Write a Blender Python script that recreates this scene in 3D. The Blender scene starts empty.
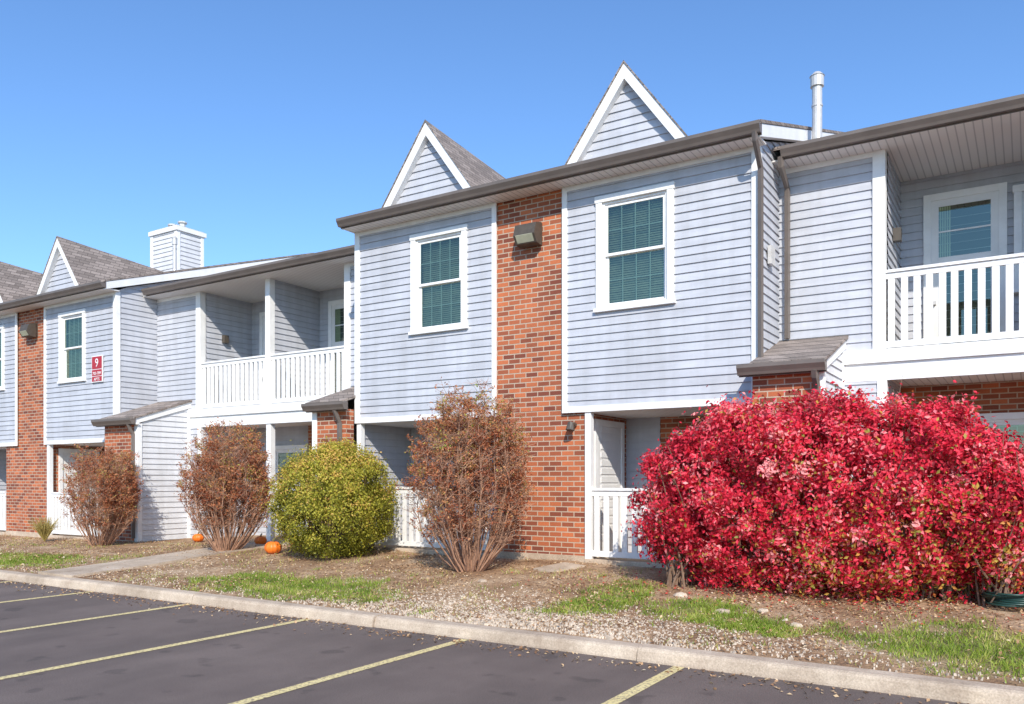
import bpy, math, random
import numpy as np
from mathutils import Vector, noise
random.seed(7); rng=np.random.default_rng(11)
S=bpy.context.scene
COL=S.collection
R=math.radians
# ---------------------------------------------------------------- materials
def newmat(name):
    m=bpy.data.materials.new(name); m.use_nodes=True
    nt=m.node_tree; b=nt.nodes['Principled BSDF']; return m,nt,b
def N(nt,t,**k):
    n=nt.nodes.new(t)
    for a,v in k.items(): setattr(n,a,v)
    return n
def ramp(nt,fac,stops):
    r=N(nt,'ShaderNodeValToRGB'); e=r.color_ramp.elements
    e[0].position=stops[0][0]; e[0].color=(*stops[0][1],1)
    e[1].position=stops[-1][0]; e[1].color=(*stops[-1][1],1)
    for p,c in stops[1:-1]:
        x=e.new(p); x.color=(*c,1)
    nt.links.new(fac,r.inputs[0]); return r.outputs[0]
def mixc(nt,f,a,b,mode='MIX'):
    m=N(nt,'ShaderNodeMix',data_type='RGBA',blend_type=mode)
    for s,v in ((0,f),(6,a),(7,b)):
        if hasattr(v,'is_linked') : nt.links.new(v,m.inputs[s])
        elif s==0: m.inputs[0].default_value=v
        else: m.inputs[s].default_value=(*v,1)
    return m.outputs[2]
def coord(nt,scale=(1,1,1)):
    g=N(nt,'ShaderNodeNewGeometry'); mp=N(nt,'ShaderNodeMapping'); mp.inputs['Scale'].default_value=scale
    nt.links.new(g.outputs['Position'],mp.inputs[0]); return mp.outputs[0]
def noi(nt,vec,scale,detail=4,rough=.6):
    n=N(nt,'ShaderNodeTexNoise'); n.inputs['Scale'].default_value=scale; n.inputs['Detail'].default_value=detail
    n.inputs['Roughness'].default_value=rough; nt.links.new(vec,n.inputs['Vector']); return n.outputs[0]
def bump(nt,b,h,s,d=.01):
    u=N(nt,'ShaderNodeBump'); u.inputs['Strength'].default_value=s; u.inputs['Distance'].default_value=d
    nt.links.new(h,u.inputs['Height']); nt.links.new(u.outputs[0],b.inputs['Normal'])
def simple(name,c,rough=.6,var=.12,sc=3,metal=0,stretch=(1,1,1)):
    m,nt,b=newmat(name); v=coord(nt,stretch); n=noi(nt,v,sc)
    c2=tuple(x*(1-var) for x in c); c1=tuple(min(1,x*(1+var*.6)) for x in c)
    nt.links.new(ramp(nt,n,[(.3,c2),(.7,c1)]),b.inputs['Base Color'])
    b.inputs['Roughness'].default_value=rough; b.inputs['Metallic'].default_value=metal
    return m
M={}
def mat_siding(name,c):
    m,nt,b=newmat(name)
    v=coord(nt,(.6,.6,4)); n=noi(nt,v,2.2,5)
    base=ramp(nt,n,[(.3,tuple(x*.88 for x in c)),(.7,tuple(x*1.06 for x in c))])
    v2=coord(nt,(3,3,.25)); n2=noi(nt,v2,1.7,4)
    st=ramp(nt,n2,[(.36,(.82,.81,.79)),(.62,(1,1,1))])
    c1=mixc(nt,.6,base,st,'MULTIPLY')
    n4=noi(nt,coord(nt),.8,5,.7); c1=mixc(nt,.5,c1,ramp(nt,n4,[(.35,(.86,.85,.83)),(.6,(1,1,1))]),'MULTIPLY')
    nt.links.new(c1,b.inputs['Base Color'])
    b.inputs['Roughness'].default_value=.55
    v3=coord(nt,(1,1,14)); bump(nt,b,noi(nt,v3,9,3),.12,.004)
    return m
M['siding']=mat_siding('vinyl_siding',(.53,.54,.585))
M['siding_w']=mat_siding('pale_siding',(.70,.70,.72))
M['trim']=simple('white_trim',(.84,.83,.81),.5,.09,4)
M['gutter']=simple('taupe_gutter',(.155,.127,.11),.45,.15,3)
m,nt,b=newmat('soffit_panels'); g=N(nt,'ShaderNodeNewGeometry'); sx=N(nt,'ShaderNodeSeparateXYZ'); nt.links.new(g.outputs['Position'],sx.inputs[0])
w=N(nt,'ShaderNodeMath',operation='PINGPONG'); nt.links.new(sx.outputs[0],w.inputs[0]); w.inputs[1].default_value=.05
r=ramp(nt,w.outputs[0],[(.0,(.42,.40,.38)),(.012,(.76,.73,.69))]); nt.links.new(r,b.inputs['Base Color']); b.inputs['Roughness'].default_value=.6
M['soffit']=m
# brick
m,nt,b=newmat('red_brick')
g=N(nt,'ShaderNodeNewGeometry'); sx=N(nt,'ShaderNodeSeparateXYZ'); nt.links.new(g.outputs['Position'],sx.inputs[0])
ad=N(nt,'ShaderNodeMath',operation='ADD'); nt.links.new(sx.outputs[0],ad.inputs[0]); nt.links.new(sx.outputs[1],ad.inputs[1])
cb=N(nt,'ShaderNodeCombineXYZ'); nt.links.new(ad.outputs[0],cb.inputs[0]); nt.links.new(sx.outputs[2],cb.inputs[1])
bt=N(nt,'ShaderNodeTexBrick'); nt.links.new(cb.outputs[0],bt.inputs['Vector'])
for k,v in (('Scale',1),('Mortar Size',.0085),('Mortar Smooth',.1),('Bias',-.05),('Brick Width',.215),('Row Height',.078)): bt.inputs[k].default_value=v
bt.inputs['Color1'].default_value=(.56,.165,.065,1); bt.inputs['Color2'].default_value=(.19,.05,.03,1); bt.inputs['Mortar'].default_value=(.52,.42,.32,1)
vv=coord(nt); n=noi(nt,vv,1.6,5); n2=noi(nt,vv,60,3)
c=mixc(nt,.55,bt.outputs['Color'],ramp(nt,n,[(.3,(.75,.72,.70)),(.7,(1.1,1.05,1))]),'MULTIPLY')
c=mixc(nt,.5,c,ramp(nt,n2,[(.3,(.75,.72,.7)),(.7,(1.1,1.1,1.1))]),'MULTIPLY')
nt.links.new(c,b.inputs['Base Color']); b.inputs['Roughness'].default_value=.85
inv=N(nt,'ShaderNodeMath',operation='SUBTRACT'); inv.inputs[0].default_value=1; nt.links.new(bt.outputs['Fac'],inv.inputs[1]); bump(nt,b,inv.outputs[0],.6,.008)
M['brick']=m
# shingles
m,nt,b=newmat('asphalt_shingles')
g=N(nt,'ShaderNodeNewGeometry'); sx=N(nt,'ShaderNodeSeparateXYZ'); nt.links.new(g.outputs['Position'],sx.inputs[0])
ad=N(nt,'ShaderNodeMath',operation='ADD'); nt.links.new(sx.outputs[0],ad.inputs[0]); nt.links.new(sx.outputs[1],ad.inputs[1])
cb=N(nt,'ShaderNodeCombineXYZ'); nt.links.new(ad.outputs[0],cb.inputs[0]); nt.links.new(sx.outputs[2],cb.inputs[1])
bt=N(nt,'ShaderNodeTexBrick'); nt.links.new(cb.outputs[0],bt.inputs['Vector'])
for k,v in (('Scale',1),('Mortar Size',.006),('Mortar Smooth',.3),('Bias',0),('Brick Width',.24),('Row Height',.085)): bt.inputs[k].default_value=v
bt.inputs['Color1'].default_value=(.36,.30,.265,1); bt.inputs['Color2'].default_value=(.20,.165,.145,1); bt.inputs['Mortar'].default_value=(.08,.065,.055,1)
n2=noi(nt,coord(nt),45,3); c=mixc(nt,.7,bt.outputs['Color'],ramp(nt,n2,[(.3,(.6,.6,.6)),(.7,(1.25,1.22,1.2))]),'MULTIPLY')
nt.links.new(c,b.inputs['Base Color']); b.inputs['Roughness'].default_value=.95; bump(nt,b,n2,.5,.01)
M['shingle']=m
# glass
m,nt,b=newmat('window_glass'); out=nt.nodes['Material Output']
tr=N(nt,'ShaderNodeBsdfTransparent'); tr.inputs[0].default_value=(.80,.90,.78,1); gl=N(nt,'ShaderNodeBsdfGlossy'); gl.inputs['Roughness'].default_value=.015
gl.inputs[0].default_value=(.80,.92,.78,1)
fr=N(nt,'ShaderNodeLayerWeight'); fr.inputs[0].default_value=.35
mx=N(nt,'ShaderNodeMixShader'); mr=N(nt,'ShaderNodeMapRange'); mr.inputs['To Min'].default_value=.12; mr.inputs['To Max'].default_value=.9
nt.links.new(fr.outputs['Fresnel'],mr.inputs[0]); nt.links.new(mr.outputs[0],mx.inputs[0]); nt.links.new(tr.outputs[0],mx.inputs[1]); nt.links.new(gl.outputs[0],mx.inputs[2]); nt.links.new(mx.outputs[0],out.inputs[0])
M['glass']=m
M['blind']=simple('window_blinds',(.50,.50,.36),.6,.35,2.2)
M['dark']=simple('dark_interior',(.025,.027,.022),.9)
M['muntin']=simple('window_muntin',(.62,.66,.58),.5,.03)
M['door']=simple('painted_door',(.78,.77,.75),.45,.06)
M['brown']=simple('brown_door',(.13,.085,.06),.5)
M['metal']=simple('galvanised_metal',(.62,.60,.57),.45,.15,8,.3)
M['lamp']=simple('lamp_housing',(.085,.07,.055),.5,.2,12)
m,nt,b=newmat('concrete'); v=coord(nt); n=noi(nt,v,2.5,6,.7); n2=noi(nt,v,70,3)
c=mixc(nt,.6,ramp(nt,n,[(.3,(.42,.32,.235)),(.7,(.68,.56,.43))]),ramp(nt,n2,[(.3,(.58,.56,.53)),(.65,(1.1,1.1,1.1))]),'MULTIPLY')
n6=noi(nt,coord(nt,(1,.3,.3)),.9,4,.7); c=mixc(nt,.6,c,ramp(nt,n6,[(.38,(.66,.63,.6)),(.55,(1.05,1.05,1.05))]),'MULTIPLY')
nt.links.new(c,b.inputs['Base Color']); b.inputs['Roughness'].default_value=.9; bump(nt,b,n2,.6,.006); M['concrete']=m
m,nt,b=newmat('asphalt'); v=coord(nt); n=noi(nt,v,.7,6,.65); n2=noi(nt,v,110,3,.7)
c=mixc(nt,.8,ramp(nt,n,[(.3,(.118,.090,.078)),(.7,(.175,.137,.118))]),ramp(nt,n2,[(.35,(.55,.55,.55)),(.62,(1.35,1.3,1.28))]),'MULTIPLY')
n5=noi(nt,coord(nt,(1,.25,1)),1.3,3); c=mixc(nt,.55,c,ramp(nt,n5,[(.35,(.68,.68,.68)),(.6,(1.05,1.05,1.05))]),'MULTIPLY')
n7=noi(nt,coord(nt),3.2,2,.4); c=mixc(nt,.5,c,ramp(nt,n7,[(.30,(.45,.45,.46)),(.36,(1,1,1))]),'MULTIPLY')
nt.links.new(c,b.inputs['Base Color']); b.inputs['Roughness'].default_value=.85; bump(nt,b,n2,.5,.006); M['asphalt']=m
m,nt,b=newmat('yellow_paint'); v=coord(nt); n=noi(nt,v,35,5,.75); n3=noi(nt,v,2.5,4,.6)
nt.links.new(mixc(nt,ramp(nt,n,[(.38,(1,1,1)),(.52,(0,0,0))]),mixc(nt,n3,(.68,.54,.22),(.80,.67,.34)),(.27,.20,.14)),b.inputs['Base Color']); b.inputs['Roughness'].default_value=.8; M['paint']=m
m,nt,b=newmat('mulch_soil'); v=coord(nt); n=noi(nt,v,1.3,6,.7); n2=noi(nt,v,38,4,.75); n3=noi(nt,v,9,4,.7)
c=ramp(nt,n,[(.3,(.23,.13,.07)),(.5,(.40,.26,.155)),(.66,(.60,.46,.32))])
c=mixc(nt,.85,c,ramp(nt,n2,[(.33,(.34,.30,.26)),(.5,(.95,.9,.85)),(.66,(1.5,1.42,1.3))]),'MULTIPLY')
c=mixc(nt,.6,c,ramp(nt,n3,[(.35,(.6,.55,.5)),(.65,(1.15,1.15,1.1))]),'MULTIPLY')
at=N(nt,'ShaderNodeAttribute'); at.attribute_name='grass'
c=mixc(nt,at.outputs['Fac'],c,ramp(nt,n3,[(.3,(.08,.10,.02)),(.7,(.20,.24,.045))]))
nt.links.new(c,b.inputs['Base Color']); b.inputs['Roughness'].default_value=.95; bump(nt,b,n2,.9,.02); M['soil']=m
m,nt,b=newmat('ground_grass'); n=noi(nt,coord(nt),.5,6,.7)
nt.links.new(ramp(nt,n,[(.3,(.05,.08,.025)),(.7,(.13,.15,.06))]),b.inputs['Base Color']); b.inputs['Roughness'].default_value=.95; M['field']=m
def leafmat(name,stops,trans=.3):
    m,nt,b=newmat(name); out=nt.nodes['Material Output']
    at=N(nt,'ShaderNodeAttribute'); at.attribute_name='tint'
    c=ramp(nt,at.outputs['Fac'],stops)
    nt.links.new(c,b.inputs['Base Color']); b.inputs['Roughness'].default_value=.5; b.inputs['Specular IOR Level'].default_value=.3
    t=N(nt,'ShaderNodeBsdfTranslucent'); nt.links.new(c,t.inputs[0]); x=N(nt,'ShaderNodeMixShader'); x.inputs[0].default_value=trans
    nt.links.new(b.outputs[0],x.inputs[1]); nt.links.new(t.outputs[0],x.inputs[2]); nt.links.new(x.outputs[0],out.inputs[0]); return m
M['redleaf']=leafmat('burning_bush_leaves',[(0,(.20,.26,.05)),(.05,(.55,.42,.08)),(.10,(.75,.26,.07)),(.14,(.24,.014,.022)),(.42,(.80,.028,.065)),(.7,(.95,.07,.12)),(.88,(.98,.24,.27)),(1,(.98,.42,.40))],.38)
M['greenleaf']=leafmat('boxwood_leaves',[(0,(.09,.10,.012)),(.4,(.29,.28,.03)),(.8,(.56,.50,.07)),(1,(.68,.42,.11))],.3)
M['brownleaf']=leafmat('autumn_shrub_leaves',[(0,(.24,.065,.03)),(.3,(.52,.17,.075)),(.62,(.62,.30,.13)),(.82,(.40,.38,.08)),(1,(.26,.33,.05))],.3)
M['grass']=leafmat('grass_blades',[(0,(.12,.19,.02)),(.55,(.30,.40,.05)),(.8,(.48,.46,.11)),(1,(.66,.52,.28))],.3)
M['litter']=leafmat('fallen_leaf',[(0,(.13,.065,.035)),(.4,(.40,.22,.11)),(.7,(.66,.47,.27)),(.88,(.80,.68,.50)),(.9,(.45,.05,.04)),(1,(.6,.09,.06))],.1)
M['bark']=simple('twig_bark',(.26,.165,.11),.85,.3,20)
M['bark_l']=simple('reddish_twig_bark',(.42,.235,.15),.85,.3,20)
M['pumpkin']=simple('pumpkin_skin',(.9,.20,.02),.45,.15,8)
M['stem']=simple('pumpkin_stem',(.16,.14,.06),.8)
M['hose']=simple('garden_hose_rubber',(.015,.05,.04),.4)
M['signred']=simple('sign_red',(.42,.02,.03),.4,.05)
M['signwhite']=simple('sign_white',(.8,.8,.8),.4,.03)
# ---------------------------------------------------------------- mesh builder
class MB:
    def __init__(s): s.v=[]; s.f=[]
    def face(s,*p):
        i=len(s.v); s.v+= [tuple(q) for q in p]; s.f.append(tuple(range(i,i+len(p))))
    def hexa(s,p):
        i=len(s.v); s.v+=[tuple(q) for q in p]
        for q in ((3,2,1,0),(4,5,6,7),(0,1,5,4),(1,2,6,5),(2,3,7,6),(3,0,4,7)): s.f.append(tuple(i+k for k in q))
    def box(s,x0,x1,y0,y1,z0,z1):
        s.hexa([(x0,y0,z0),(x1,y0,z0),(x1,y1,z0),(x0,y1,z0),(x0,y0,z1),(x1,y0,z1),(x1,y1,z1),(x0,y1,z1)])
    def prism_xz(s,poly,y0,y1):
        n=len(poly); i=len(s.v)
        s.v+=[(x,y0,z) for x,z in poly]+[(x,y1,z) for x,z in poly]
        s.f.append(tuple(range(i,i+n))); s.f.append(tuple(range(i+2*n-1,i+n-1,-1)))
        for k in range(n): s.f.append((i+(k+1)%n,i+k,i+n+k,i+n+(k+1)%n))
    def prism_yz(s,poly,x0,x1):
        n=len(poly); i=len(s.v)
        s.v+=[(x0,y,z) for y,z in poly]+[(x1,y,z) for y,z in poly]
        s.f.append(tuple(range(i,i+n))); s.f.append(tuple(range(i+2*n-1,i+n-1,-1)))
        for k in range(n): s.f.append((i+(k+1)%n,i+k,i+n+k,i+n+(k+1)%n))
    def tube(s,pts,r0,r1,sides=3,cap=False):
        n=len(pts); i0=len(s.v)
        for k,p in enumerate(pts):
            p=Vector(p); a=Vector(pts[max(0,k-1)]); c=Vector(pts[min(n-1,k+1)]); d=(c-a)
            if d.length<1e-6: d=Vector((0,0,1))
            d.normalize(); u=d.cross(Vector((.31,.95,.1))).normalized(); w=d.cross(u)
            rr=r0+(r1-r0)*k/(n-1)
            for j in range(sides):
                an=2*math.pi*j/sides+math.pi/4; s.v.append(tuple(p+(u*math.cos(an)+w*math.sin(an))*rr))
        for k in range(n-1):
            for j in range(sides):
                a=i0+k*sides+j; c=i0+k*sides+(j+1)%sides; s.f.append((a,c,c+sides,a+sides))
        if cap:
            s.f.append(tuple(i0+j for j in range(sides))); s.f.append(tuple(i0+(n-1)*sides+j for j in range(sides)))
    def obj(s,name,mat,parent=None,smooth=False,recalc=False):
        me=bpy.data.meshes.new(name); me.from_pydata(s.v,[],s.f); me.materials.append(mat); me.update()
        if smooth:
            for p in me.polygons: p.use_smooth=True
        o=bpy.data.objects.new(name,me); COL.objects.link(o)
        if parent: o.parent=parent
        return o
def empty(name,loc=(0,0,0)):
    e=bpy.data.objects.new(name,None); e.location=loc; COL.objects.link(e); return e
B={k:MB() for k in ('siding','siding_w','trim','gutter','soffit','brick','shingle','glass','blind','dark','muntin','door','brown','metal','lamp','concrete')}
# ---------------------------------------------------------------- siding
CH=.122; SD=.020
def siding(O,U,Nn,z0,z1,lim,holes=(),key='siding',zbase=None):
    mb=B[key]
    def P(u,z,d): return (O[0]+U[0]*u+Nn[0]*d,O[1]+U[1]*u+Nn[1]*d,z)
    a=z0 if zbase is None else zbase+math.floor((z0-zbase)/CH)*CH
    while a<z1-1e-4:
        b=a+CH
        zs=sorted({max(a,z0),min(b,z1)}|{h for H in holes for h in (H[2],H[3]) if max(a,z0)<h<min(b,z1)})
        for s,e in zip(zs[:-1],zs[1:]):
            l0,r0=lim(s); l1,r1=lim(e)
            if r0-l0<.01: continue
            if r1<l1: l1=r1=(l1+r1)/2
            ds=SD*(1-(s-a)/CH); de=SD*(1-(e-a)/CH)
            segs=[(l0,r0,l1,r1)]
            for H in holes:
                if s>=H[2]-1e-6 and e<=H[3]+1e-6:
                    segs=[(l0,H[0],l1,H[0]),(H[1],r0,H[1],r1)]
            for (p,q,p1,q1) in segs:
                mb.face(P(p,s,ds),P(q,s,ds),P(q1,e,de),P(p1,e,de))
                if abs(s-a)<1e-6: mb.face(P(p,s,0),P(q,s,0),P(q,s,ds),P(p,s,ds))
        a=b
def sid_front(x0,x1,z0,z1,y,holes=(),key='siding'):
    siding((0,y),(1,0),(0,-1),z0,z1,lambda z:(x0,x1),holes,key)
def sid_right(y0,y1,z0,z1,x,key='siding',lim=None,zbase=None):
    siding((x,0),(0,1),(1,0),z0,z1,lim or (lambda z:(y0,y1)),(),key,zbase)
def sid_left(y0,y1,z0,z1,x,key='siding'):
    siding((x,0),(0,1),(-1,0),z0,z1,lambda z:(y0,y1),(),key)
# ---------------------------------------------------------------- windows
def window(x0,x1,z0,z1,y,cols=4,tw=.10,blinds=True,split=True,rows=2):
    T=B['trim']
    T.box(x0,x0+tw,y-.045,y+.03,z0,z1); T.box(x1-tw,x1,y-.045,y+.03,z0,z1)
    T.box(x0-.015,x1+.015,y-.052,y+.03,z1,z1+tw*.95); T.box(x0-.03,x1+.03,y-.07,y+.03,z0-.055,z0)
    a,b=x0+tw,x1-tw; zz0,zz1=z0,z1
    T.box(a,a+.035,y-.012,y+.09,zz0,zz1); T.box(b-.035,b,y-.012,y+.09,zz0,zz1); T.box(a+.035,b-.035,y-.012,y+.09,zz1-.035,zz1); T.box(a+.035,b-.035,y-.012,y+.09,zz0,zz0+.035)
    a+=.035;b-=.035;zz0+=.035;zz1-=.035; zm=(zz0+zz1)/2
    sashes=[(zm-.015,zz1,y+.008),(zz0,zm+.02,y+.045)] if split else [(zz0,zz1,y+.01)]
    for (s,e,yy) in sashes:
        w=.042
        T.box(a,a+w,yy,yy+.032,s,e);T.box(b-w,b,yy,yy+.032,s,e);T.box(a+w,b-w,yy,yy+.032,e-w,e);T.box(a+w,b-w,yy,yy+.032,s,s+w)
        B['glass'].face((a+w,yy+.012,s+w),(b-w,yy+.012,s+w),(b-w,yy+.012,e-w),(a+w,yy+.012,e-w))
        for k in range(1,cols):
            xx=a+w+(b-a-2*w)*k/cols; B['muntin'].box(xx-.008,xx+.008,yy+.017,yy+.024,s+w,e-w)
        for k in range(1,rows):
            zz=s+w+(e-s-2*w)*k/rows; B['muntin'].box(a+w,b-w,yy+.0165,yy+.0245,zz-.008,zz+.008)
    D=B['dark']
    D.face((a-.04,y+.6,zz0-.04),(b+.04,y+.6,zz0-.04),(b+.04,y+.6,zz1+.04),(a-.04,y+.6,zz1+.04))
    for xx in (a-.04,b+.04): D.face((xx,y+.09,zz0-.04),(xx,y+.6,zz0-.04),(xx,y+.6,zz1+.04),(xx,y+.09,zz1+.04))
    for zz in (zz0-.04,zz1+.04): D.face((a-.04,y+.09,zz),(b+.04,y+.09,zz),(b+.04,y+.6,zz),(a-.04,y+.6,zz))
    if blinds:
        z=zz0+.01
        while z<zz1:
            t=random.uniform(-.003,.003)
            B['blind'].face((a,y+.115,z+t),(b,y+.115,z-t),(b,y+.128,z+.028-t),(a,y+.128,z+.028+t)); z+=.034
def whole(x0,x1,z0,z1,tw=.10): return (x0+tw*.5,x1-tw*.5,z0-.02,z1+.03)
def door(x0,x1,z0,z1,y,glass=True,mat='door',g=.42,st=.12,patio=False):
    T=B['trim']; T.box(x0-.1,x0,y-.05,y+.02,z0,z1+.1); T.box(x1,x1+.1,y-.05,y+.02,z0,z1+.1); T.box(x0,x1,y-.05,y+.02,z1,z1+.1)
    d=B[mat]; g0=z0+(z1-z0)*g
    if glass:
        d.box(x0,x1,y-.03,y-.018,z0,g0); d.box(x0,x0+st,y-.03,y-.018,g0,z1-st); d.box(x1-st,x1,y-.03,y-.018,g0,z1-st); d.box(x0,x1,y-.03,y-.018,z1-st,z1)
        B['dark'].face((x0+st-.02,y-.019,g0),(x1-st+.02,y-.019,g0),(x1-st+.02,y-.019,z1-st+.02),(x0+st-.02,y-.019,z1-st+.02))
        B['glass'].face((x0+st-.01,y-.026,g0),(x1-st+.01,y-.026,g0),(x1-st+.01,y-.026,z1-st+.01),(x0+st-.01,y-.026,z1-st+.01))
        if patio:
            T.box(x0+st,x1-st,y-.034,y-.027,z0+1.46,z0+1.64); zz=(z0+1.64+z1-st)/2; T.box(x0+st,x1-st,y-.032,y-.027,zz-.012,zz+.012)
            for k in range(5): B['blind'].box(x0+st+.012+k*.03,x0+st+.034+k*.03,y-.0225,y-.0205,z0+1.64,z1-st)
        else:
            zz=(g0+z1-st)/2; T.box(x0+st,x1-st,y-.034,y-.027,zz-.015,zz+.015)
    else: d.box(x0,x1,y-.03,y-.018,z0,z1)
    if not patio:
        m=(x0+x1)/2
        for (a,b) in ((x0+.14,m-.04),(m+.04,x1-.14)):
            d.box(a,b,y-.036,y-.03,z0+.15,g0-.12)
    B['metal'].box(x0+.03,x0+.07,y-.09,y-.03,z0+.95,z0+1.0)
def rail(x0,x1,y,z0,z1,pitch=.15,w=.085):
    T=B['trim']; T.box(x0,x1,y-.045,y+.045,z1-.04,z1); T.box(x0,x1,y-.022,y+.022,z1-.12,z1-.043); T.box(x0,x1,y-.025,y+.025,z0,z0+.085)
    n=max(1,int(round((x1-x0)/pitch)))
    for k in range(n):
        c=x0+(k+.5)*(x1-x0)/n; j=random.uniform(-.006,.006)
        T.box(c-w/2+j,c+w/2+j,y-.018,y+.018,z0+.085,z1-.12)
def gutter(x0,x1,y,zt):
    prof=[(y,zt-.135),(y-.07,zt-.135),(y-.085,zt-.10),(y-.12,zt-.045),(y-.12,zt),(y-.108,zt),(y-.108,zt-.03),(y,zt-.03)]
    B['gutter'].prism_yz(prof,x0,x1)
    B['gutter'].box(x0,x1,y,y+.02,zt-.15,zt+.012)
def downspout(pts,key='gutter',r=.045): B[key].tube(pts,r,r,4,True)
SL=.33
def roof(x0,x1,ye,ze,yr=17.0,th=.045):
    zr=ze+SL*(yr-ye)
    B['shingle'].prism_yz([(ye-.03,ze-.01),(yr,zr),(2*yr-ye,ze),(2*yr-ye,ze+th),(yr,zr+th),(ye-.03,ze-.01+th)],x0,x1)
    return zr
def rake(x0,x1,ye,ze,yr,h=.21):
    zr=ze+SL*(yr-ye)
    B['trim'].prism_yz([(ye,ze-h+.04),(yr,zr-h+.0),(yr,zr-.002),(ye,ze-.002)],x0,x1)
GH=1.48; GW=1.09
def gable(xc,dz):
    zb=6.15+dz; za=zb+GH; ta=math.atan2(GH,GW); w=.135; vo=w/math.cos(ta); ho=w/math.sin(ta)
    siding((0,11.0),(1,0),(0,-1),zb,za-.12,lambda z:(xc-GW*(za-.1-z)/GH,xc+GW*(za-.1-z)/GH))
    T=B['trim']
    T.prism_xz([(xc-GW,zb),(xc-GW+ho,zb),(xc,za-vo),(xc,za)],10.87,10.99)
    T.prism_xz([(xc+.0005,za),(xc+.0005,za-vo),(xc+GW-ho,zb),(xc+GW,zb)],10.87,10.99)
    t=.018; yb=15.2; dr=.085*(yb-10.85)
    for sgn in (-1,1):
        p=lambda q,y,z:(xc+sgn*q,y,z-(dr if y>11 else 0))
        e=1.03; tv=t/math.cos(ta)
        B['shingle'].hexa([p(0,10.855,za+.003),p(GW*e,10.855,za-GH*e+.003),p(GW*e,yb,za-GH*e+.003),p(0,yb,za+.003),
                           p(0,10.855,za+.003+tv),p(GW*e+.01,10.855,za-GH*e+.02),p(GW*e+.01,yb,za-GH*e+.02),p(0,yb,za+.003+tv)])
# ---------------------------------------------------------------- ground heights
def hb(x):
    t=min(1,max(0,(x+22)/12)); t=t*t*(3-2*t); return .13+.20*t
def gz(x,y):
    t=min(1,max(0,(y-6.78)/4.0)); t=t*t*(3-2*t)*.6+t*.4
    return .115+(hb(x)-.115)*t
# ---------------------------------------------------------------- building pieces
ZE=6.2
def block(x0,x1,dz,brick=(-7.26,-6.05),lower=(-7.3,-5.67),wins=(),gabs=(),gl=.3):
    y=11.0; zs=2.66+dz; zt=6.05+dz; ze=ZE+dz
    b0,b1=brick
    for (a,b) in ((x0,b0),(b1,x1)):
        hs=[]
        for (w0,w1) in wins:
            if w0>a and w1<b: hs.append(whole(w0,w1,4.13+dz,5.70+dz)); window(w0,w1,4.13+dz,5.70+dz,y)
        sid_front(a,b,zs,zt,y,hs)
        T=B['trim']
        T.box(a-(.02 if a==x0 else 0),a+.085,y-.032,y-.001,zs-.06,zt); T.box(b-.085,b+(.02 if b==x1 else 0),y-.032,y-.001,zs-.06,zt)
        T.box(a+.085,b-.085,y-.028,y-.001,zs-.06,zs+.035); T.box(a+.085,b-.085,y-.028,y-.001,zt-.07,zt)
    B['brick'].box(b0-.03,b1+.03,y+.03,y+.3,zs,zt+.05)
    B['brick'].box(lower[0],lower[1],y+.035,y+1.5,gl+.1,zs-.001)
    B['concrete'].box(lower[0]-.01,lower[1]+.01,y+.02,y+1.49,gl-.4,gl+.1)
    rk=lambda z:(max(11.0,10.65+(z-(ze-.2))/SL),16.0)
    sid_right(0,0,zs,zt,x1,lim=lambda z:(11.0,13.6)); 
    sid_right(0,0,zt,zt+1.5,x1,lim=rk,zbase=zs)
    sid_left(11.0,13.6,zs,zt,x0)
    B['trim'].box(x1+.001,x1+.03,y-.033,y+.085,zs-.06,zt); B['trim'].box(x0-.03,x0-.001,y-.033,y+.085,zs-.06,zt)
    B['trim'].box(x1+.001,x1+.027,y+.085,12.05,zs-.06,zs+.035)
    B['soffit'].box(x0-.05,x1+.1,10.67,y+.02,zt,zt+.02)
    gutter(x0-.06,x1+.14,10.65,ze)
    roof(x0-.06,x1+.14,10.65,ze)
    rake(x1+.032,x1+.13,10.66,ze,17); rake(x0-.05,x0-.02,10.66,ze,17)
    for g in gabs: gable(g,dz)
    yb=12.5
    T=B['trim']
    for (a,b,left) in ((x0,lower[0],True),(lower[1],x1,False)):
        B['soffit'].box(a,b,y+.0,yb,zs-.062,zs-.045)
        B['concrete'].box(a,b,y-.02,yb,gl-.4,gl+.06)
        if b-a>1.9:
            if left: sid_front(a,b,gl+.06,zs-.06,yb,key='siding')
            else:
                sid_front(a,a+.6,gl+.06,zs-.06,yb,key='siding'); B['brick'].box(a+.6,b,yb,yb+.2,gl,zs-.06)
            window(b-1.75,b-.35,gl+.35,gl+1.95,yb-.02,cols=2,rows=1)
        rail(a+.1,b-.06,y+.06,gl+.1,gl+1.13)
        T.box(a,a+.1,y-.005,y+.1,gl+.06,zs-.06)
    sid_right(y+.1,yb,gl+.06,zs-.06,x0+.02,key='siding')
    sid_left(y+.1,yb,gl+.06,zs-.06,x1-.02)
    T.box(x1-.1,x1,y,y+.1,gl+.06,zs-.06)
    B['brick'].box(x1-.018,x1+.0,y+.1,12.05,gl,zs-.06)
    X=lower[1]
    T.box(X,X+.04,11.28,11.38,gl+.06,2.52+dz);T.box(X,X+.04,12.24,12.34,gl+.06,2.52+dz);T.box(X,X+.04,11.38,12.24,2.42+dz,2.52+dz)
    B['door'].box(X,X+.02,11.38,12.24,gl+.06,2.42+dz)
    for k in range(14):
        zz=gl+.3+k*.13; B['door'].box(X+.02,X+.03,11.5,12.12,zz,zz+.09)
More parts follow.
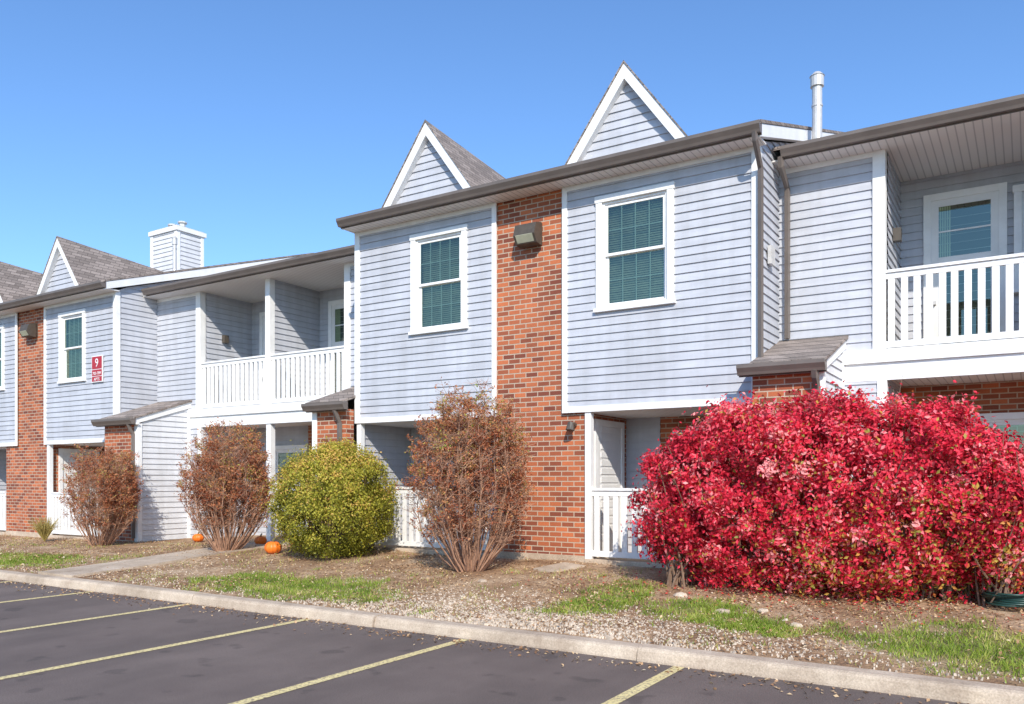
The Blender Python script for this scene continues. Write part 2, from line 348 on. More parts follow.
def shedbox(xa,xb,dz,gl,side):
    y0=10.72; y1=12.04; zf=3.06+dz; zb=3.55+dz
    B['brick'].box(xa+.002,xb-.002,y0,y0+.2,gl-.3,zf-.1)
    xs=xb if side>0 else xa
    lim=lambda z:(max(y0+.02,y0+(z-(zf-.08))/((zb-zf)/(y1-y0+.12))) ,y1)
    if side>0: siding((xb,0),(0,1),(1,0),gl-.05,zb-.1,lim,(),'siding_w')
    else: siding((xa,0),(0,1),(-1,0),gl-.05,zb-.1,lim,(),'siding_w')
    T=B['trim']; s=side
    e=lambda a,b:(min(a,b),max(a,b))
    q=e(xs,xs+s*.03); T.box(q[0],q[1],y0-.02,y0+.09,gl-.05,zf-.1); T.box(*e(xs-s*.09,xs),y0-.02,y0-.001,gl-.05,zf-.1)
    T.box(q[0],q[1],y1-.08,y1,gl-.05,zb-.15)
    q=e(xs+.0*s,xs+s*.05)
    T.prism_yz([(y0-.12,zf-.13),(y1,zb-.15),(y1,zb-.012),(y0-.12,zf-.012)],q[0],q[1])
    ov=.08; a=xa-(ov if s<0 else .0); b=xb+(ov if s>0 else .0)
    B['shingle'].prism_yz([(y0-.14,zf-.01),(y1+.0,zb-.01),(y1+.0,zb+.035),(y0-.14,zf+.035)],a,b)
    T.box(a,b,y0-.12,y0,zf-.13,zf-.1)
    ga=xa-(.0 if s<0 else .14); gb_=xb+(0 if s>0 else .14)
    gutter(min(a,ga),max(b,gb_),y0-.12,zf+.01)
def unit(x0,x1,b0,b1,dz,gl,back='brick'):
    y=12.05; zt=6.05+dz; ze=ZE+dz; yb=13.5; mid=(b0+b1)/2; fl=3.2+dz
    T=B['trim']
    sid_front(x0,b0-.15,3.35+dz,zt,y); sid_front(b1+.15,x1,3.35+dz,zt,y)
    T.box(b0-.16,b0,y-.035,y+.12,3.35+dz,zt); T.box(b1,b1+.16,y-.035,y+.12,3.35+dz,zt)
    T.box(mid-.07,mid+.07,y-.03,y+.12,3.35+dz,zt)
    T.box(x0+.03,b0-.16,y-.03,y,zt-.07,zt); T.box(b1+.16,x1-.03,y-.03,y,zt-.07,zt)
    T.box(x0+.001,x1-.001,y-.06,y+.02,3.17+dz,3.35+dz); T.box(x0+.001,x1-.001,y-.02,y+.02,2.93+dz,3.17+dz)
    B['concrete'].box(b0,b1,y+.02,yb,fl-.12,fl-.0); B['soffit'].box(x0,x1,y+.02,yb,2.98+dz,3.0+dz)
    B['soffit'].box(x0,x1,11.67,yb,zt,zt+.02)
    sid_right(y+.12,yb,fl,zt,b0-.0); sid_left(y+.12,yb,fl,zt,b1)
    sid_right(y+.12,yb,fl,zt,mid+.05); sid_left(y+.12,yb,fl,zt,mid-.05)
    sid_front(b0,b1,fl,zt,yb)
    for (a,b) in ((b0,mid-.07),(mid+.07,b1)): rail(a,b,y+.03,3.37+dz,4.42+dz)
    for a in (b0,mid+.05):
        door(a+.42,a+1.28,fl,5.68+dz,yb,g=.04,st=.10,patio=True)
        window(a+1.46,a+2.16,4.25+dz,5.60+dz,yb-.06,cols=1,blinds=True,rows=1)
    sid_front(x0,b0,gl,2.93+dz,y); sid_front(b1,x1,gl,2.93+dz,y)
    T.box(b0-.1,b0+.02,y-.03,y+.1,gl,2.93+dz); T.box(b1-.02,b1+.1,y-.03,y+.1,gl,2.93+dz)
    T.box(mid-.07,mid+.07,y-.0,y+.13,gl-.1,2.93+dz)
    sid_right(y+.1,yb,gl,2.98+dz,b0); sid_left(y+.1,yb,gl,2.98+dz,b1)
    sp=mid-.3
    if back=='half': sid_front(b0,sp,gl,2.98+dz,yb); B['brick'].box(sp,b1,yb-.02,yb+.2,gl,2.98+dz)
    else: B['brick'].box(b0,b1,yb-.02,yb+.2,gl,2.98+dz)
    door(mid+.25,mid+1.1,gl+.05,gl+2.1,yb-.03,False,'brown'); window(b0+.8,b0+2.0,gl+.7,gl+2.1,yb-.06,cols=2,rows=1)
    B['concrete'].box(b0,b1,y-.1,yb,gl-.4,gl+.03)
    gutter(x0+.15,x1-.07,11.65,ze); roof(x0+.0,x1,11.65,ze)
    B['lamp'].box(b0+.02,b0+.12,12.6,12.72,4.95+dz,5.13+dz)
DL=-.14
block(-10.3,-3.07,0,wins=[(-9.02,-7.84),(-5.47,-4.25)],gabs=(-8.62,-4.97),gl=.33)
block(-25.0,-17.75,DL,brick=(-22.1,-20.8),lower=(-22.75,-20.7),wins=[(-20.1,-18.98),(-23.95,-22.75)],gabs=(-20.0,-23.5),gl=.15)
block(4.4,11.6,0,brick=(7.44,8.65),lower=(7.4,9.0),wins=[(5.7,6.86),(9.2,10.4)],gabs=(6.1,9.75),gl=.33)
unit(-17.75,-10.3,-16.1,-11.6,DL,.20,'half')
unit(-3.07,4.4,-1.65,3.0,0,.33,'brick')
unit(-32.4,-25.0,-31,-26.4,DL,.13,'half')
shedbox(-3.07,-2.2,0,.33,1)
shedbox(-11.1,-10.3,DL+.03,.25,-1)
shedbox(-17.75,-16.5,DL,.16,1)
B['dark'].box(-25,-17.8,13.7,20,0,5.9);B['dark'].box(-17.75,-10.35,13.75,20,0,5.8);B['dark'].box(-10.25,-3.1,13.7,20,0,6.0);B['dark'].box(-3.07,4.35,13.75,20,0,6.0);B['dark'].box(4.45,11.55,13.7,20,0,6.0)
siding((0,23.0),(1,0),(0,1),0,6.0,lambda z:(-32,11.6))
siding((11.6,0),(0,1),(1,0),0,6.1,lambda z:(13.6,23))
downspout([(-3.0,10.58,6.08),(-3.0,10.6,5.98),(-3.02,10.93,5.72),(-3.02,10.93,3.12)],'gutter',.038)
downspout([(-2.93,11.6,6.08),(-2.93,11.62,5.95),(-2.93,11.98,5.75),(-2.93,11.98,3.6)],'gutter',.04)
downspout([(-2.25,10.55,2.95),(-2.25,10.58,2.86),(-2.25,10.68,2.72),(-2.25,10.68,.4)],'gutter')
downspout([(-10.42,10.55,2.82),(-10.42,10.6,2.74),(-10.42,10.68,2.6),(-10.42,10.68,.35)],'gutter')
downspout([(-16.6,10.55,2.8),(-16.6,10.6,2.7),(-16.6,10.68,2.58),(-16.6,10.68,.3)],'gutter')
def chimney(x0,x1,y0,y1,zb,zt):
    sid_front(x0,x1,zb,zt,y0,key='siding_w'); sid_right(y0,y1,zb,zt,x1,key='siding_w'); sid_left(y0,y1,zb,zt,x0,key='siding_w'); siding((0,y1),(1,0),(0,1),zb,zt,lambda z:(x0,x1),(),'siding_w')
    T=B['trim']; c=.09
    for (a,b,e,f) in ((x0-.025,x0+c,y0-.025,y0+.0),(x1-c,x1+.025,y0-.025,y0),(x1,x1+.025,y0,y0+c),(x1,x1+.025,y1-c,y1)): T.box(a,b,e,f,zb,zt)
    T.box(x0-.06,x1+.06,y0-.06,y1+.06,zt-.02,zt+.1); B['metal'].box(x0-.02,x1+.02,y0-.02,y1+.02,zt+.1,zt+.13)
    for (cx,cy) in ((x0+.35,(y0+y1)/2),(x1-.35,(y0+y1)/2)):
        B['metal'].tube([(cx,cy,zt+.1),(cx,cy,zt+.33)],.09,.09,10,True); B['metal'].tube([(cx,cy,zt+.33),(cx,cy,zt+.37)],.13,.13,10,True)
chimney(-20.9,-19.75,14.0,14.85,6.8,8.45)
def flue(x,y,zb,zt,r=.075):
    B['metal'].tube([(x,y,zb),(x,y,zt-.18)],r,r,14,True); B['metal'].tube([(x,y,zt-.18),(x,y,zt-.02)],r*1.35,r*1.35,14,True)
    B['metal'].tube([(x,y,zt-.02),(x,y,zt+.04)],r*1.5,r*.7,14,True); B['metal'].tube([(x,y,zb+.0),(x,y,zb+.22)],r*1.7,r*1.1,14,True)
    B['metal'].tube([(x,y,zb+.75),(x,y,zb+.78)],r*1.12,r*1.12,14,True)
flue(-2.78,13.2,6.6,7.84)
flue(-19.0,13.4,6.9,7.95,.05)
for (x,z) in ((-6.6,5.40),(-21.35,5.35)):
    L=B['lamp']; L.box(x-.17,x+.17,10.97,11.03,z-.15,z+.19)
    L.prism_yz([(10.97,z-.17),(10.82,z-.15),(10.74,z-.03),(10.80,z+.15),(10.97,z+.19)],x-.19,x+.19)
    B['blind'].prism_yz([(10.815,z-.13),(10.81,z-.135),(10.735,z-.035),(10.74,z-.03)],x-.15,x+.15)
B['lamp'].tube([(-5.86,11.03,2.42),(-5.86,10.9,2.42),(-5.86,10.88,2.33)],.04,.07,8,True)
B['metal'].box(-3.04,-2.99,11.35,11.55,4.55,4.8)
bld=empty('apartment_building')
names={'siding':'wall_siding','siding_w':'pale_wall_siding','trim':'white_trim','gutter':'gutters_and_downspouts','soffit':'soffits','brick':'brick_walls','shingle':'shingle_roof','glass':'window_glass','blind':'window_blinds','dark':'interior','muntin':'window_muntins','door':'doors','brown':'brown_doors','metal':'roof_vents','lamp':'wall_lights','concrete':'foundation_slabs'}
for k,mb in B.items():
    o=mb.obj(names[k],M[k],bld)
    if k in('trim','concrete'):
        md=o.modifiers.new('bev','BEVEL'); md.width=.004; md.segments=1; md.limit_method='ANGLE'
# ---------------------------------------------------------------- ground
mb=MB(); mb.face((-1500,-1500,-.06),(1500,-1500,-.06),(1500,1500,-.06),(-1500,1500,-.06)); mb.obj('ground',M['field'])
mb=MB(); mb.face((-70,-25,0),(60,-25,0),(60,6.62,0),(-70,6.62,0)); lot=mb.obj('parking_lot',M['asphalt'])
mb=MB()
for x in (-15.6,-13.4,-11.2,-9.02,-6.91,-4.72,-2.5,-.3,1.9,4.1): mb.face((x-.05,1.2,.004),(x+.05,1.2,.004),(x+.05,6.58,.004),(x-.05,6.58,.004))
mb.obj('parking_line_markings',M['paint'])
mb=MB(); x=-70.0
while x<60:
    L=3.05; a=x+.006; b=x+L-.006; j=random.uniform(-.012,.012); h=.118+random.uniform(-.01,.01)
    mb.prism_yz([(6.6+j,-.1),(6.605+j,.02),(6.62+j,h-.03),(6.635+j,h-.01),(6.66+j,h),(6.81+j,h),(6.81+j,-.1)],a,b); x+=L
mb.obj('curb',M['concrete'])
mb=MB(); mb.box(-70,60,6.66,6.76,-.1,.09); o=mb.obj('curb_joint_fill',M['dark']); o.parent=bpy.data.objects['curb']
PATCH=[(-8.3,7.65,2.0,.85),(-15.6,7.7,2.2,.85),(-4.15,8.5,.5,1.0),(-3.0,8.4,.6,.6),(.4,7.9,2.2,1.05),(3.5,8.0,2,1.2),(-20,8,1.8,1),(-2.2,7.9,.5,.35)]
def gm(x,y):
    v=0
    for (cx,cy,rx,ry) in PATCH:
        d=math.sqrt(((x-cx)/rx)**2+((y-cy)/ry)**2); v=max(v,1.25-d)
    n=noise.noise(Vector((x*1.1,y*1.1,3)))*.5+noise.noise(Vector((x*4,y*4,8)))*.55
    return v+n*.9
xs=np.arange(-40,16.01,.12); ys=np.concatenate([np.arange(6.78,12.3,.1),[13.6]])
mb=MB(); nx,ny=len(xs),len(ys); att=[]
for j,y in enumerate(ys):
    for i,x in enumerate(xs):
        n=noise.noise(Vector((x*.9,y*.9,0)))*.03+noise.noise(Vector((x*5,y*5,2)))*.014
        e=min(1,(y-6.78)/.4); mb.v.append((x,y,gz(x,y)-.012*(1-e)+n*e)); att.append(min(1,max(0,(gm(x,y)-.25)*1.6))*.8)
for j in range(ny-1):
    for i in range(nx-1):
        a=j*nx+i; mb.f.append((a,a+1,a+1+nx,a+nx))
lawn=mb.obj('lawn_and_mulch_bed',M['soil'],smooth=True)
A=lawn.data.attributes.new('grass','FLOAT','POINT'); A.data.foreach_set('value',np.array(att,dtype=np.float32))
def gzz(x,y):
    e=min(1,max(0,(y-6.78)/.4)); return gz(x,y)+(noise.noise(Vector((x*.9,y*.9,0)))*.03+noise.noise(Vector((x*5,y*5,2)))*.014)*e
mb=MB(); y=6.82
while y<11.9:
    L=1.25; a,b=y+.006,min(y+L,12.0)-.006
    z0=gz(-12.6,a)+.03; z1=gz(-12.6,b)+.03
    mb.hexa([(-13.1,a,z0-.2),(-12.15,a,z0-.2),(-12.15,b,z1-.2),(-13.1,b,z1-.2),(-13.1,a,z0),(-12.15,a,z0),(-12.15,b,z1),(-13.1,b,z1)]); y+=L
mb.obj('concrete_footpath',M['concrete'])
mb=MB(); mb.hexa([(-5.95,9.95,.22),(-5.6,9.85,.22),(-5.4,10.5,.24),(-5.8,10.6,.24),(-5.95,9.95,.33),(-5.6,9.85,.31),(-5.4,10.5,.35),(-5.8,10.6,.37)]); mb.obj('splash_block',M['concrete'])
# ---------------------------------------------------------------- leaves
def leaves(name,P,size,tint,mat,nrm=None,aspect=.5,parent=None,jit=.8):
    P=np.asarray(P,dtype=np.float64); n=len(P)
    if nrm is None: nrm=np.zeros((n,3)); nrm[:,2]=1
    nn=nrm+rng.normal(0,jit,(n,3)); nn/=np.linalg.norm(nn,axis=1)[:,None]+1e-9
    a=np.cross(nn,rng.normal(0,1,(n,3))); a/=np.linalg.norm(a,axis=1)[:,None]+1e-9; b=np.cross(nn,a)
    s=(size*rng.uniform(.65,1.3,n))[:,None]
    V=np.empty((n,4,3)); fold=nn*s*.12
    V[:,0]=P-a*s*.5; V[:,1]=P+b*s*aspect*.5+fold; V[:,2]=P+a*s*.5; V[:,3]=P-b*s*aspect*.5+fold
    me=bpy.data.meshes.new(name); me.vertices.add(n*4); me.vertices.foreach_set('co',V.reshape(-1))
    me.loops.add(n*6); me.polygons.add(n*2)
    idx=(np.arange(n)*4)[:,None]+np.array([0,1,2,0,2,3])[None,:]
    me.loops.foreach_set('vertex_index',idx.reshape(-1).astype(np.int32)); me.polygons.foreach_set('loop_start',(np.arange(n*2)*3).astype(np.int32))
    try: me.polygons.foreach_set('loop_total',np.full(n*2,3,dtype=np.int32))
    except Exception: pass
    me.update(calc_edges=True); me.validate()
    at=me.attributes.new('tint','FLOAT','FACE'); at.data.foreach_set('value',np.repeat(np.clip(tint,0,1),2).astype(np.float32))
    me.materials.append(mat); o=bpy.data.objects.new(name,me); COL.objects.link(o)
    if parent: o.parent=parent
    return o
def superell(center,half,n,nl,nclump,cr,size,seed,shell=(.80,1.04),top=None,disp=.13,low=-1.0):
    cs=[];per=nl//nclump; r=np.random.default_rng(seed); P=[];Q=[];TT=[]
    for k in range(nclump):
        d=r.normal(0,1,3); d/=np.linalg.norm(d)
        if d[2]<low: d[2]=-d[2]
        s=1/((abs(d)**n).sum())**(1/n)
        q=d*s; dn=noise.noise(Vector((d[0]*2.3+seed,d[1]*2.3,d[2]*2.3)))*disp+noise.noise(Vector((d[0]*6+seed,d[1]*6,d[2]*6)))*disp*.8
        rad=(1+dn)*(r.uniform(*shell) if r.random()<.82 else r.uniform(.5,.85))
        h=np.array(half); p=q*h*rad
        if top is not None: p[2]=(p[2]+half[2])*top(p[0])-half[2]
        nrm=q/h; nrm/=np.linalg.norm(nrm)
        m=int(per*r.uniform(.5,1.5)); o=r.normal(0,cr,(m,3))*r.uniform(.6,1.3)
        P.append(p+o); Q.append(np.repeat(nrm[None],m,0)); TT.append(np.clip(r.normal(.52,.2)+r.normal(0,.19,m),.0,1))
    P=np.concatenate(P)+np.array(center); return P,np.concatenate(Q),np.concatenate(TT)
def stems(mb,base,targets,r0=.012,r1=.003,bend=.25,br=.15):
    base=Vector(base)
    for t in targets:
        t=Vector(t); s=base+Vector((random.uniform(-br,br),random.uniform(-br,br),0)); s.z=gz(s.x,s.y)-.03
        pts=[]
        for k in range(6):
            f=k/5; p=s.lerp(t,f); out=math.sin(f*math.pi)*bend
            p.z+=out*.5; p+=Vector((random.uniform(-1,1),random.uniform(-1,1),0))*.025*(1 if 0<k<5 else 0); pts.append(p)
        mb.tube(pts,r0*random.uniform(.6,1.3),r1,4)
rb=empty('red_burning_bush')
def topr(x): return 1.0-.11*max(0,(x-.9))-.09*max(0,-x-1.2)
C=(-2.02,9.95,1.34)
P,Q,T=superell(C,(2.10,.92,1.12),3.0,120000,1350,.07,.05,3,top=topr,disp=.11)
bl=np.array([noise.noise(Vector((p[0]*1.3,p[1]*1.3,p[2]*1.8+7))) for p in P])
low=P[:,2]<.5
keep=~(low&(rng.random(len(P))<.3)); P,Q,T,bl=P[keep],Q[keep],T[keep],bl[keep]
P[:,2]=np.where(P[:,2]<.28,.28+rng.uniform(0,.35,len(P)),P[:,2])
hz=np.clip((1.6-P[:,2])/1.2,0,1)
pg=.03+.34*hz*np.clip((P[:,0]+3.4)/2.2,.1,1)+.55*np.clip(bl-.08,0,1)*np.clip((P[:,0]+3.4)/2,0.1,1)
T=np.clip(T+bl*.4,.15,1)
T=np.where(rng.random(len(P))<pg,rng.uniform(0,.12,len(P)),T)
leaves('red_leaves',P,.056,T,M['redleaf'],Q,.52,rb,jit=.65)
mb=MB(); 
for k in range(14):
    bx=-3.65+k*.28; tg=[(bx+random.gauss(0,.3),9.9+random.gauss(0,.45),random.uniform(1.0,2.1)) for _ in range(20)]
    stems(mb,(bx,9.9+random.uniform(-.35,.25),0),tg,.014,.004,bend=.1)
for k in range(900):
    i=rng.integers(len(P)); p=Vector(P[i]); d=Vector(Q[i])+Vector((0,0,.4)); mb.tube([p-d*.25,p+d*random.uniform(.02,.09)],.004,.0015,3)
mb.obj('stems',M['bark'],rb)
rb2=empty('red_burning_bush')
P,Q,T=superell((1.2,10.5,1.15),(1.15,.8,.9),2.6,26000,380,.09,.05,9)
T=np.where(rng.random(len(P))<.3,rng.uniform(0,.12,len(P)),T*.8+.15); leaves('red_leaves',P,.052,T,M['redleaf'],Q,.5,rb2)
mb=MB(); stems(mb,(1.2,10.5,0),[(1.2+random.gauss(0,.6),10.5+random.gauss(0,.35),random.uniform(.9,1.9)) for _ in range(40)]); mb.obj('stems',M['bark'],rb2)
gb=empty('boxwood_bush')
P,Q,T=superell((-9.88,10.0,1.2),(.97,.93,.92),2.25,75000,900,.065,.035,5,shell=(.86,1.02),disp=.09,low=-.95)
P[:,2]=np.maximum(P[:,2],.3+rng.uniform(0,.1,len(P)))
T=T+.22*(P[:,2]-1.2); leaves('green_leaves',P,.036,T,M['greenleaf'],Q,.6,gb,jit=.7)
mb=MB(); stems(mb,(-9.88,10,0),[(-9.85+random.gauss(0,.45),10+random.gauss(0,.45),random.uniform(.8,1.7)) for _ in range(60)],bend=.1); mb.obj('stems',M['bark'],gb)
def shrub(x,y,h,w,seed,nst=60,nleaf=9000,mat='bark_l',z1=.3):
    random.seed(seed); e=empty('autumn_shrub'); mb=MB(); LP=[];z0=gz(x,y)
    for k in range(nst):
        an=random.uniform(0,2*math.pi); rr=math.sqrt(random.random()); hh=h*random.uniform(.66,1.0)*(1-.22*rr*rr)
        base=Vector((x+math.cos(an)*.16*rr,y+math.sin(an)*.16*rr,z0-.04)); tip=Vector((x+math.cos(an)*w*.80*rr,y+math.sin(an)*w*.80*rr,z0+hh))
        pts=[]
        for q in range(8):
            f=q/7; p=base.lerp(tip,f); o=w*.36*rr*math.sin(f*math.pi); p.x+=math.cos(an)*o; p.y+=math.sin(an)*o
            p+=Vector((random.gauss(0,.014),random.gauss(0,.014),0)); pts.append(p)
        mb.tube(pts,random.uniform(.009,.017),.003,4)
        for q in range(2,8):
            for _ in range(4 if q<4 else 5):
                p=pts[q]; d=Vector((random.gauss(0,.6)+math.cos(an)*.45*rr,random.gauss(0,.6)+math.sin(an)*.45*rr,random.uniform(.3,1.2))).normalized()*random.uniform(.12,.36)
                m1=p+d*.5+Vector((random.gauss(0,.015),random.gauss(0,.015),.01)); e1=p+d
                if e1.z>z0+h*1.08: continue
                mb.tube([p,m1,e1],.0045,.0018,3)
                for g in range(3):
                    s=m1+Vector((random.gauss(0,.07),random.gauss(0,.07),random.uniform(.02,.14))); mb.tube([m1.lerp(e1,random.random()*.6),s],.003,.0012,3); LP.append(s)
                for g in range(4): LP.append(p.lerp(e1,random.uniform(.3,1.05)))
    mb.obj('stems',M[mat],e)
    LP=np.array([tuple(p) for p in LP]); prob=np.clip((LP[:,2]-z0-z1)/(h*.35),.1,1)
    gap=np.array([noise.noise(Vector((p[0]*2.6,p[1]*2.6,p[2]*2.6+seed))) for p in LP]); prob=prob*np.clip(.7+gap*2.0,.15,1)
    LP=LP[rng.random(len(LP))<prob]; i=rng.integers(0,len(LP),nleaf); P=LP[i]+rng.normal(0,.02,(nleaf,3))
    cl=np.array([noise.noise(Vector((p[0]*3,p[1]*3,p[2]*3))) for p in P])
    T=np.clip(.18+cl*.6+rng.normal(0,.2,nleaf)+.38*(P[:,2]-z0)/h-.08,0,1)
    leaves('leaves',P,.038,T,M['brownleaf'],None,.5,e,jit=1.2)
    return e
shrub(-6.80,9.6,2.58,.86,21,80,29000)
shrub(-12.46,9.85,2.25,.80,22,75,29000)
shrub(-16.3,9.75,2.1,.76,23,68,25000)
pl=empty('ornamental_grass_plant'); mb=MB(); random.seed(4)
for k in range(260):
    an=random.uniform(0,6.28); r=random.uniform(.05,.4); px,py=-19.3,10.2; z=gz(px,py)
    mb.tube([(px,py,z),(px+math.cos(an)*r*.5,py+math.sin(an)*r*.5,z+random.uniform(.25,.4)),(px+math.cos(an)*r,py+math.sin(an)*r,z+random.uniform(.25,.6))],.007,.002,3)
o=mb.obj('blades',simple('dry_grass_blade',(.42,.33,.10),.8,.3,30),pl)
# ---------------------------------------------------------------- grass blades
pts=[];hh=[];tt=[]
r=np.random.default_rng(5)
def inzone(x,y): return not(-13.12<x<-12.13)
for (cx,cy,rx,ry) in PATCH:
    n=int(19000*rx*ry)
    for _ in range(n):
        x=cx+r.uniform(-1.5,1.5)*rx; y=cy+r.uniform(-1.5,1.5)*ry
        if y<6.83 or y>11.5 or not inzone(x,y): continue
        g=gm(x,y)
        if g>.2+r.random()*.55: pts.append((x,y,gzz(x,y))); tt.append(min(1,max(0,r.normal(.42,.22)+.5*noise.noise(Vector((x*2.5,y*2.5,5))))));hh.append(r.uniform(.02,.065)*(1+.6*noise.noise(Vector((x*5,y*5,1)))))
for _ in range(14000):
    x=r.uniform(-24,6); y=r.uniform(6.85,10.8)
    if inzone(x,y) and noise.noise(Vector((x*1.4,y*1.4,9)))>.05: pts.append((x,y,gzz(x,y))); tt.append(min(1,max(0,r.normal(.75,.25)))); hh.append(r.uniform(.02,.06))
P=np.array(pts); n=len(P); H=np.array(hh)
an=r.uniform(0,6.28,n); w=.005; dx=np.cos(an)*w; dy=np.sin(an)*w; lean=r.normal(0,.5,(n,2))*H[:,None]
V=np.empty((n,3,3)); V[:,0]=P; V[:,0,0]-=dx; V[:,0,1]-=dy; V[:,1]=P; V[:,1,0]+=dx; V[:,1,1]+=dy; V[:,2]=P; V[:,2,0]+=lean[:,0]; V[:,2,1]+=lean[:,1]; V[:,2,2]+=H
me=bpy.data.meshes.new('lawn_grass'); me.from_pydata(V.reshape(-1,3).tolist(),[],(np.arange(n*3).reshape(-1,3)).tolist()); at=me.attributes.new('tint','FLOAT','FACE'); at.data.foreach_set('value',np.array(tt,dtype=np.float32)); me.materials.append(M['grass'])
COL.objects.link(bpy.data.objects.new('lawn_grass',me))
P=[];T=[]
for _ in range(34000):
    x=r.uniform(-24,6); y=6.85+4.2*r.random()
    if noise.noise(Vector((x*.8,y*.8,20)))+r.normal(0,.25)<-.05: continue
    P.append((x,y,gzz(x,y)+r.uniform(.004,.022)+(.02 if gm(x,y)>.5 else 0))); T.append(r.beta(2,2.0)*.87)
for _ in range(2200):
    x=-2.1+r.normal(0,1.4); y=9.5+r.normal(0,.5)
    if y<6.9: continue
    P.append((x,y,gzz(x,y)+r.uniform(.006,.02))); T.append(r.uniform(.88,1) if r.random()<.45 else r.uniform(0,.8))
for _ in range(1400):
    x=r.uniform(-18,4); y=6.58-abs(r.normal(0,.2)); P.append((x,y,.008)); T.append(r.beta(2,2)*.87)
leaves('fallen_leaves',P,.038,np.array(T),M['litter'],None,.6,jit=.35)
mb=MB()
for q in range(13000):
    if q<6000: x=r.uniform(-20,5); y=6.9+abs(r.normal(0,1.0))
    else: x=r.normal(-4.6,1.5); y=6.85+abs(r.normal(0,.75))
    if y>10.9 or not inzone(x,y) or gm(x,y)>.6: continue
    z=gzz(x,y); s=r.uniform(.005,.015)*(1.8 if r.random()<.05 else 1); a=r.uniform(0,3.1); c,d=math.cos(a)*s,math.sin(a)*s; k=r.uniform(.4,1)
    mb.hexa([(x-c,y-d,z-.01),(x+d*k,y-c*k,z-.01),(x+c,y+d,z-.01),(x-d*k,y+c*k,z-.01),(x-c*.7,y-d*.7,z+s*.7),(x+d*k*.6,y-c*k*.6,z+s*.8),(x+c*.6,y+d*.6,z+s*.7),(x-d*k*.7,y+c*k*.7,z+s*.6)])
mb.obj('pebbles',simple('pebble_stone',(.58,.48,.38),.9,.5,14))
mb=MB()
for (x,y,s) in ((-2.7,8.35,.07),(-1.9,8.1,.05),(-3.4,9.0,.06),(-2.35,8.6,.045),(-6.1,8.9,.05)):
    z=gzz(x,y); n0=len(mb.v)
    for j in range(5):
        ph=math.pi*j/4
        for i in range(8):
            th=6.283*i/8; q=s*(1+.25*noise.noise(Vector((i*1.3,j*1.7,x)))); mb.v.append((x+q*math.sin(ph)*math.cos(th)*1.4,y+q*math.sin(ph)*math.sin(th),z+q*.7*math.cos(ph)+.01))
    for j in range(4):
        for i in range(8): a=n0+j*8+i; b=n0+j*8+(i+1)%8; mb.f.append((a,a+8,b+8,b))
mb.obj('garden_stones',M['concrete'])
def pumpkin(x,y,rad):
    e=empty('pumpkin',(x,y,gzz(x,y)+rad*.72)); mb=MB(); nu,nv=40,16
    for j in range(nv+1):
        ph=math.pi*j/nv
        for i in range(nu):
            th=2*math.pi*i/nu; rib=1-.09*abs(math.cos(th*5))**4
            rr=math.sin(ph)*rib; zc=math.cos(ph)*.78-.16*math.exp(-(math.sin(ph)/.3)**2)*(1 if ph<1.57 else -1)
            mb.v.append((rr*rad*math.cos(th),rr*rad*math.sin(th),zc*rad))
    for j in range(nv):
        for i in range(nu): a=j*nu+i; b=j*nu+(i+1)%nu; mb.f.append((a,a+nu,b+nu,b))
    mb.obj('pumpkin_body',M['pumpkin'],e,True)
    s=MB(); s.tube([(0,0,rad*.55),(0.01,0,rad*.9),(.03,.01,rad*1.12)],rad*.15,rad*.1,7,True); s.obj('pumpkin_stem',M['stem'],e)
pumpkin(-11.2,9.85,.15); pumpkin(-11.75,10.9,.13); pumpkin(-12.75,10.9,.12); pumpkin(-14.8,11.0,.12)
mb=MB(); pts=[]
for k in range(260):
    a=k*.17; rr=.24+.03*math.sin(k*.31); pts.append((-.15+rr*math.cos(a),9.75+rr*math.sin(a),gz(-.3,9.75)+.03+k*.0005))
mb.tube(pts,.012,.012,6); mb.obj('garden_hose',M['hose'],smooth=True)
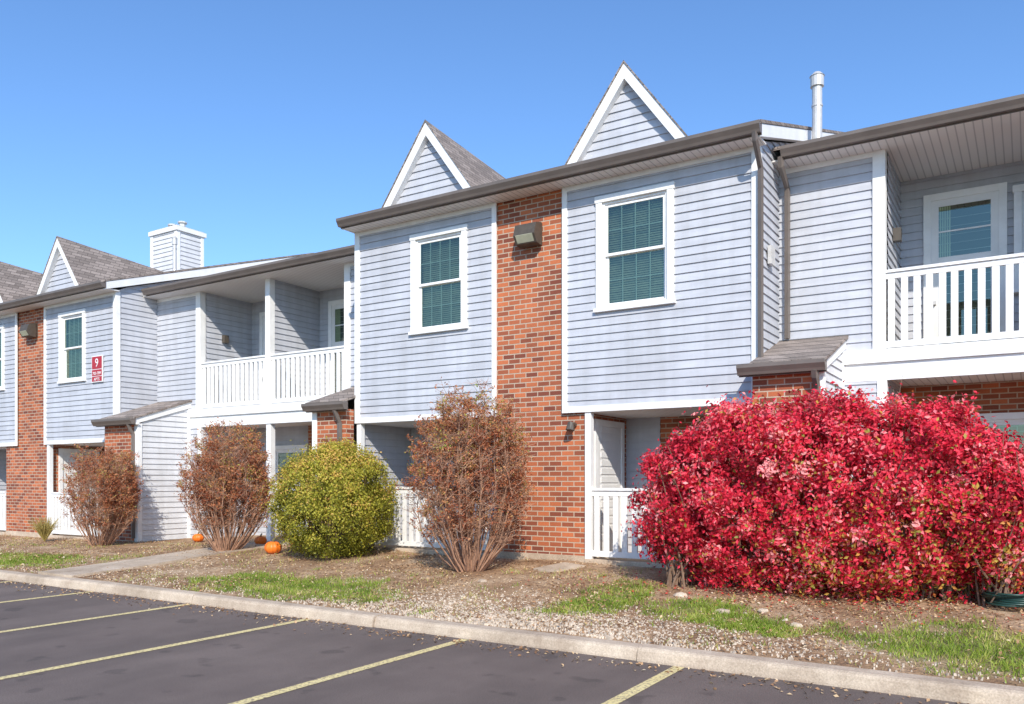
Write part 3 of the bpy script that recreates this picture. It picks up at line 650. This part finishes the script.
# ---------------------------------------------------------------- sign
sg=empty('building_number_sign',(-18.44,10.96,4.18))
mb=MB(); mb.box(-.22,.22,-.012,.012,-.31,.31); mb.obj('sign_frame',M['signwhite'],sg)
mb=MB(); mb.box(-.2,.2,-.016,-.0125,-.0,.29); mb.box(-.2,.2,-.016,-.0125,-.16,-.015); mb.box(-.2,.2,-.016,-.0125,-.29,-.175); mb.obj('sign_panel',M['signred'],sg)
for (t,z,s) in (('9',.05,.28),('703-709',-.135,.10),('APTS',-.275,.10)):
    c=bpy.data.curves.new('t','FONT'); c.body=t; c.size=s; c.align_x='CENTER'; c.extrude=.002; c.materials.append(M['signwhite'])
    o=bpy.data.objects.new('sign_text',c); COL.objects.link(o); o.parent=sg; o.location=(0,-.019,z); o.rotation_euler=(R(90),0,0)
# ---------------------------------------------------------------- light
EL=35; sx,sy=.60,-.80
AZ=math.atan2(sx,sy)
d=Vector((sx*math.cos(R(EL)),sy*math.cos(R(EL)),math.sin(R(EL))))
l=bpy.data.lights.new('sun','SUN'); l.energy=5.0; l.angle=R(.5); l.color=(1,.935,.83)
o=bpy.data.objects.new('sun',l); COL.objects.link(o); o.rotation_euler=d.to_track_quat('Z','Y').to_euler()
W=bpy.data.worlds.new('World'); S.world=W; W.use_nodes=True; nt=W.node_tree; bg=nt.nodes['Background']
sk=nt.nodes.new('ShaderNodeTexSky'); sk.sky_type='NISHITA'; sk.sun_disc=False; sk.sun_elevation=R(EL); sk.sun_rotation=AZ; sk.air_density=1.0; sk.dust_density=.5; sk.ozone_density=1.3
mx=nt.nodes.new('ShaderNodeMix'); mx.data_type='RGBA'; mx.blend_type='MULTIPLY'; mx.inputs[0].default_value=1; mx.inputs[7].default_value=(.86,1.18,1.54,1)
nt.links.new(sk.outputs[0],mx.inputs[6]); nt.links.new(mx.outputs[2],bg.inputs[0]); bg.inputs[1].default_value=.15
# ---------------------------------------------------------------- camera
cam=bpy.data.cameras.new('camera'); cam.sensor_width=36; cam.lens=817/1024*36; cam.shift_y=.125; cam.clip_end=4000
co=bpy.data.objects.new('camera',cam); COL.objects.link(co); co.location=(0,0,1.58); co.rotation_euler=(R(90),0,R(32.37)); S.camera=co
S.view_settings.view_transform='Standard'; S.view_settings.look='None'; S.view_settings.exposure=0
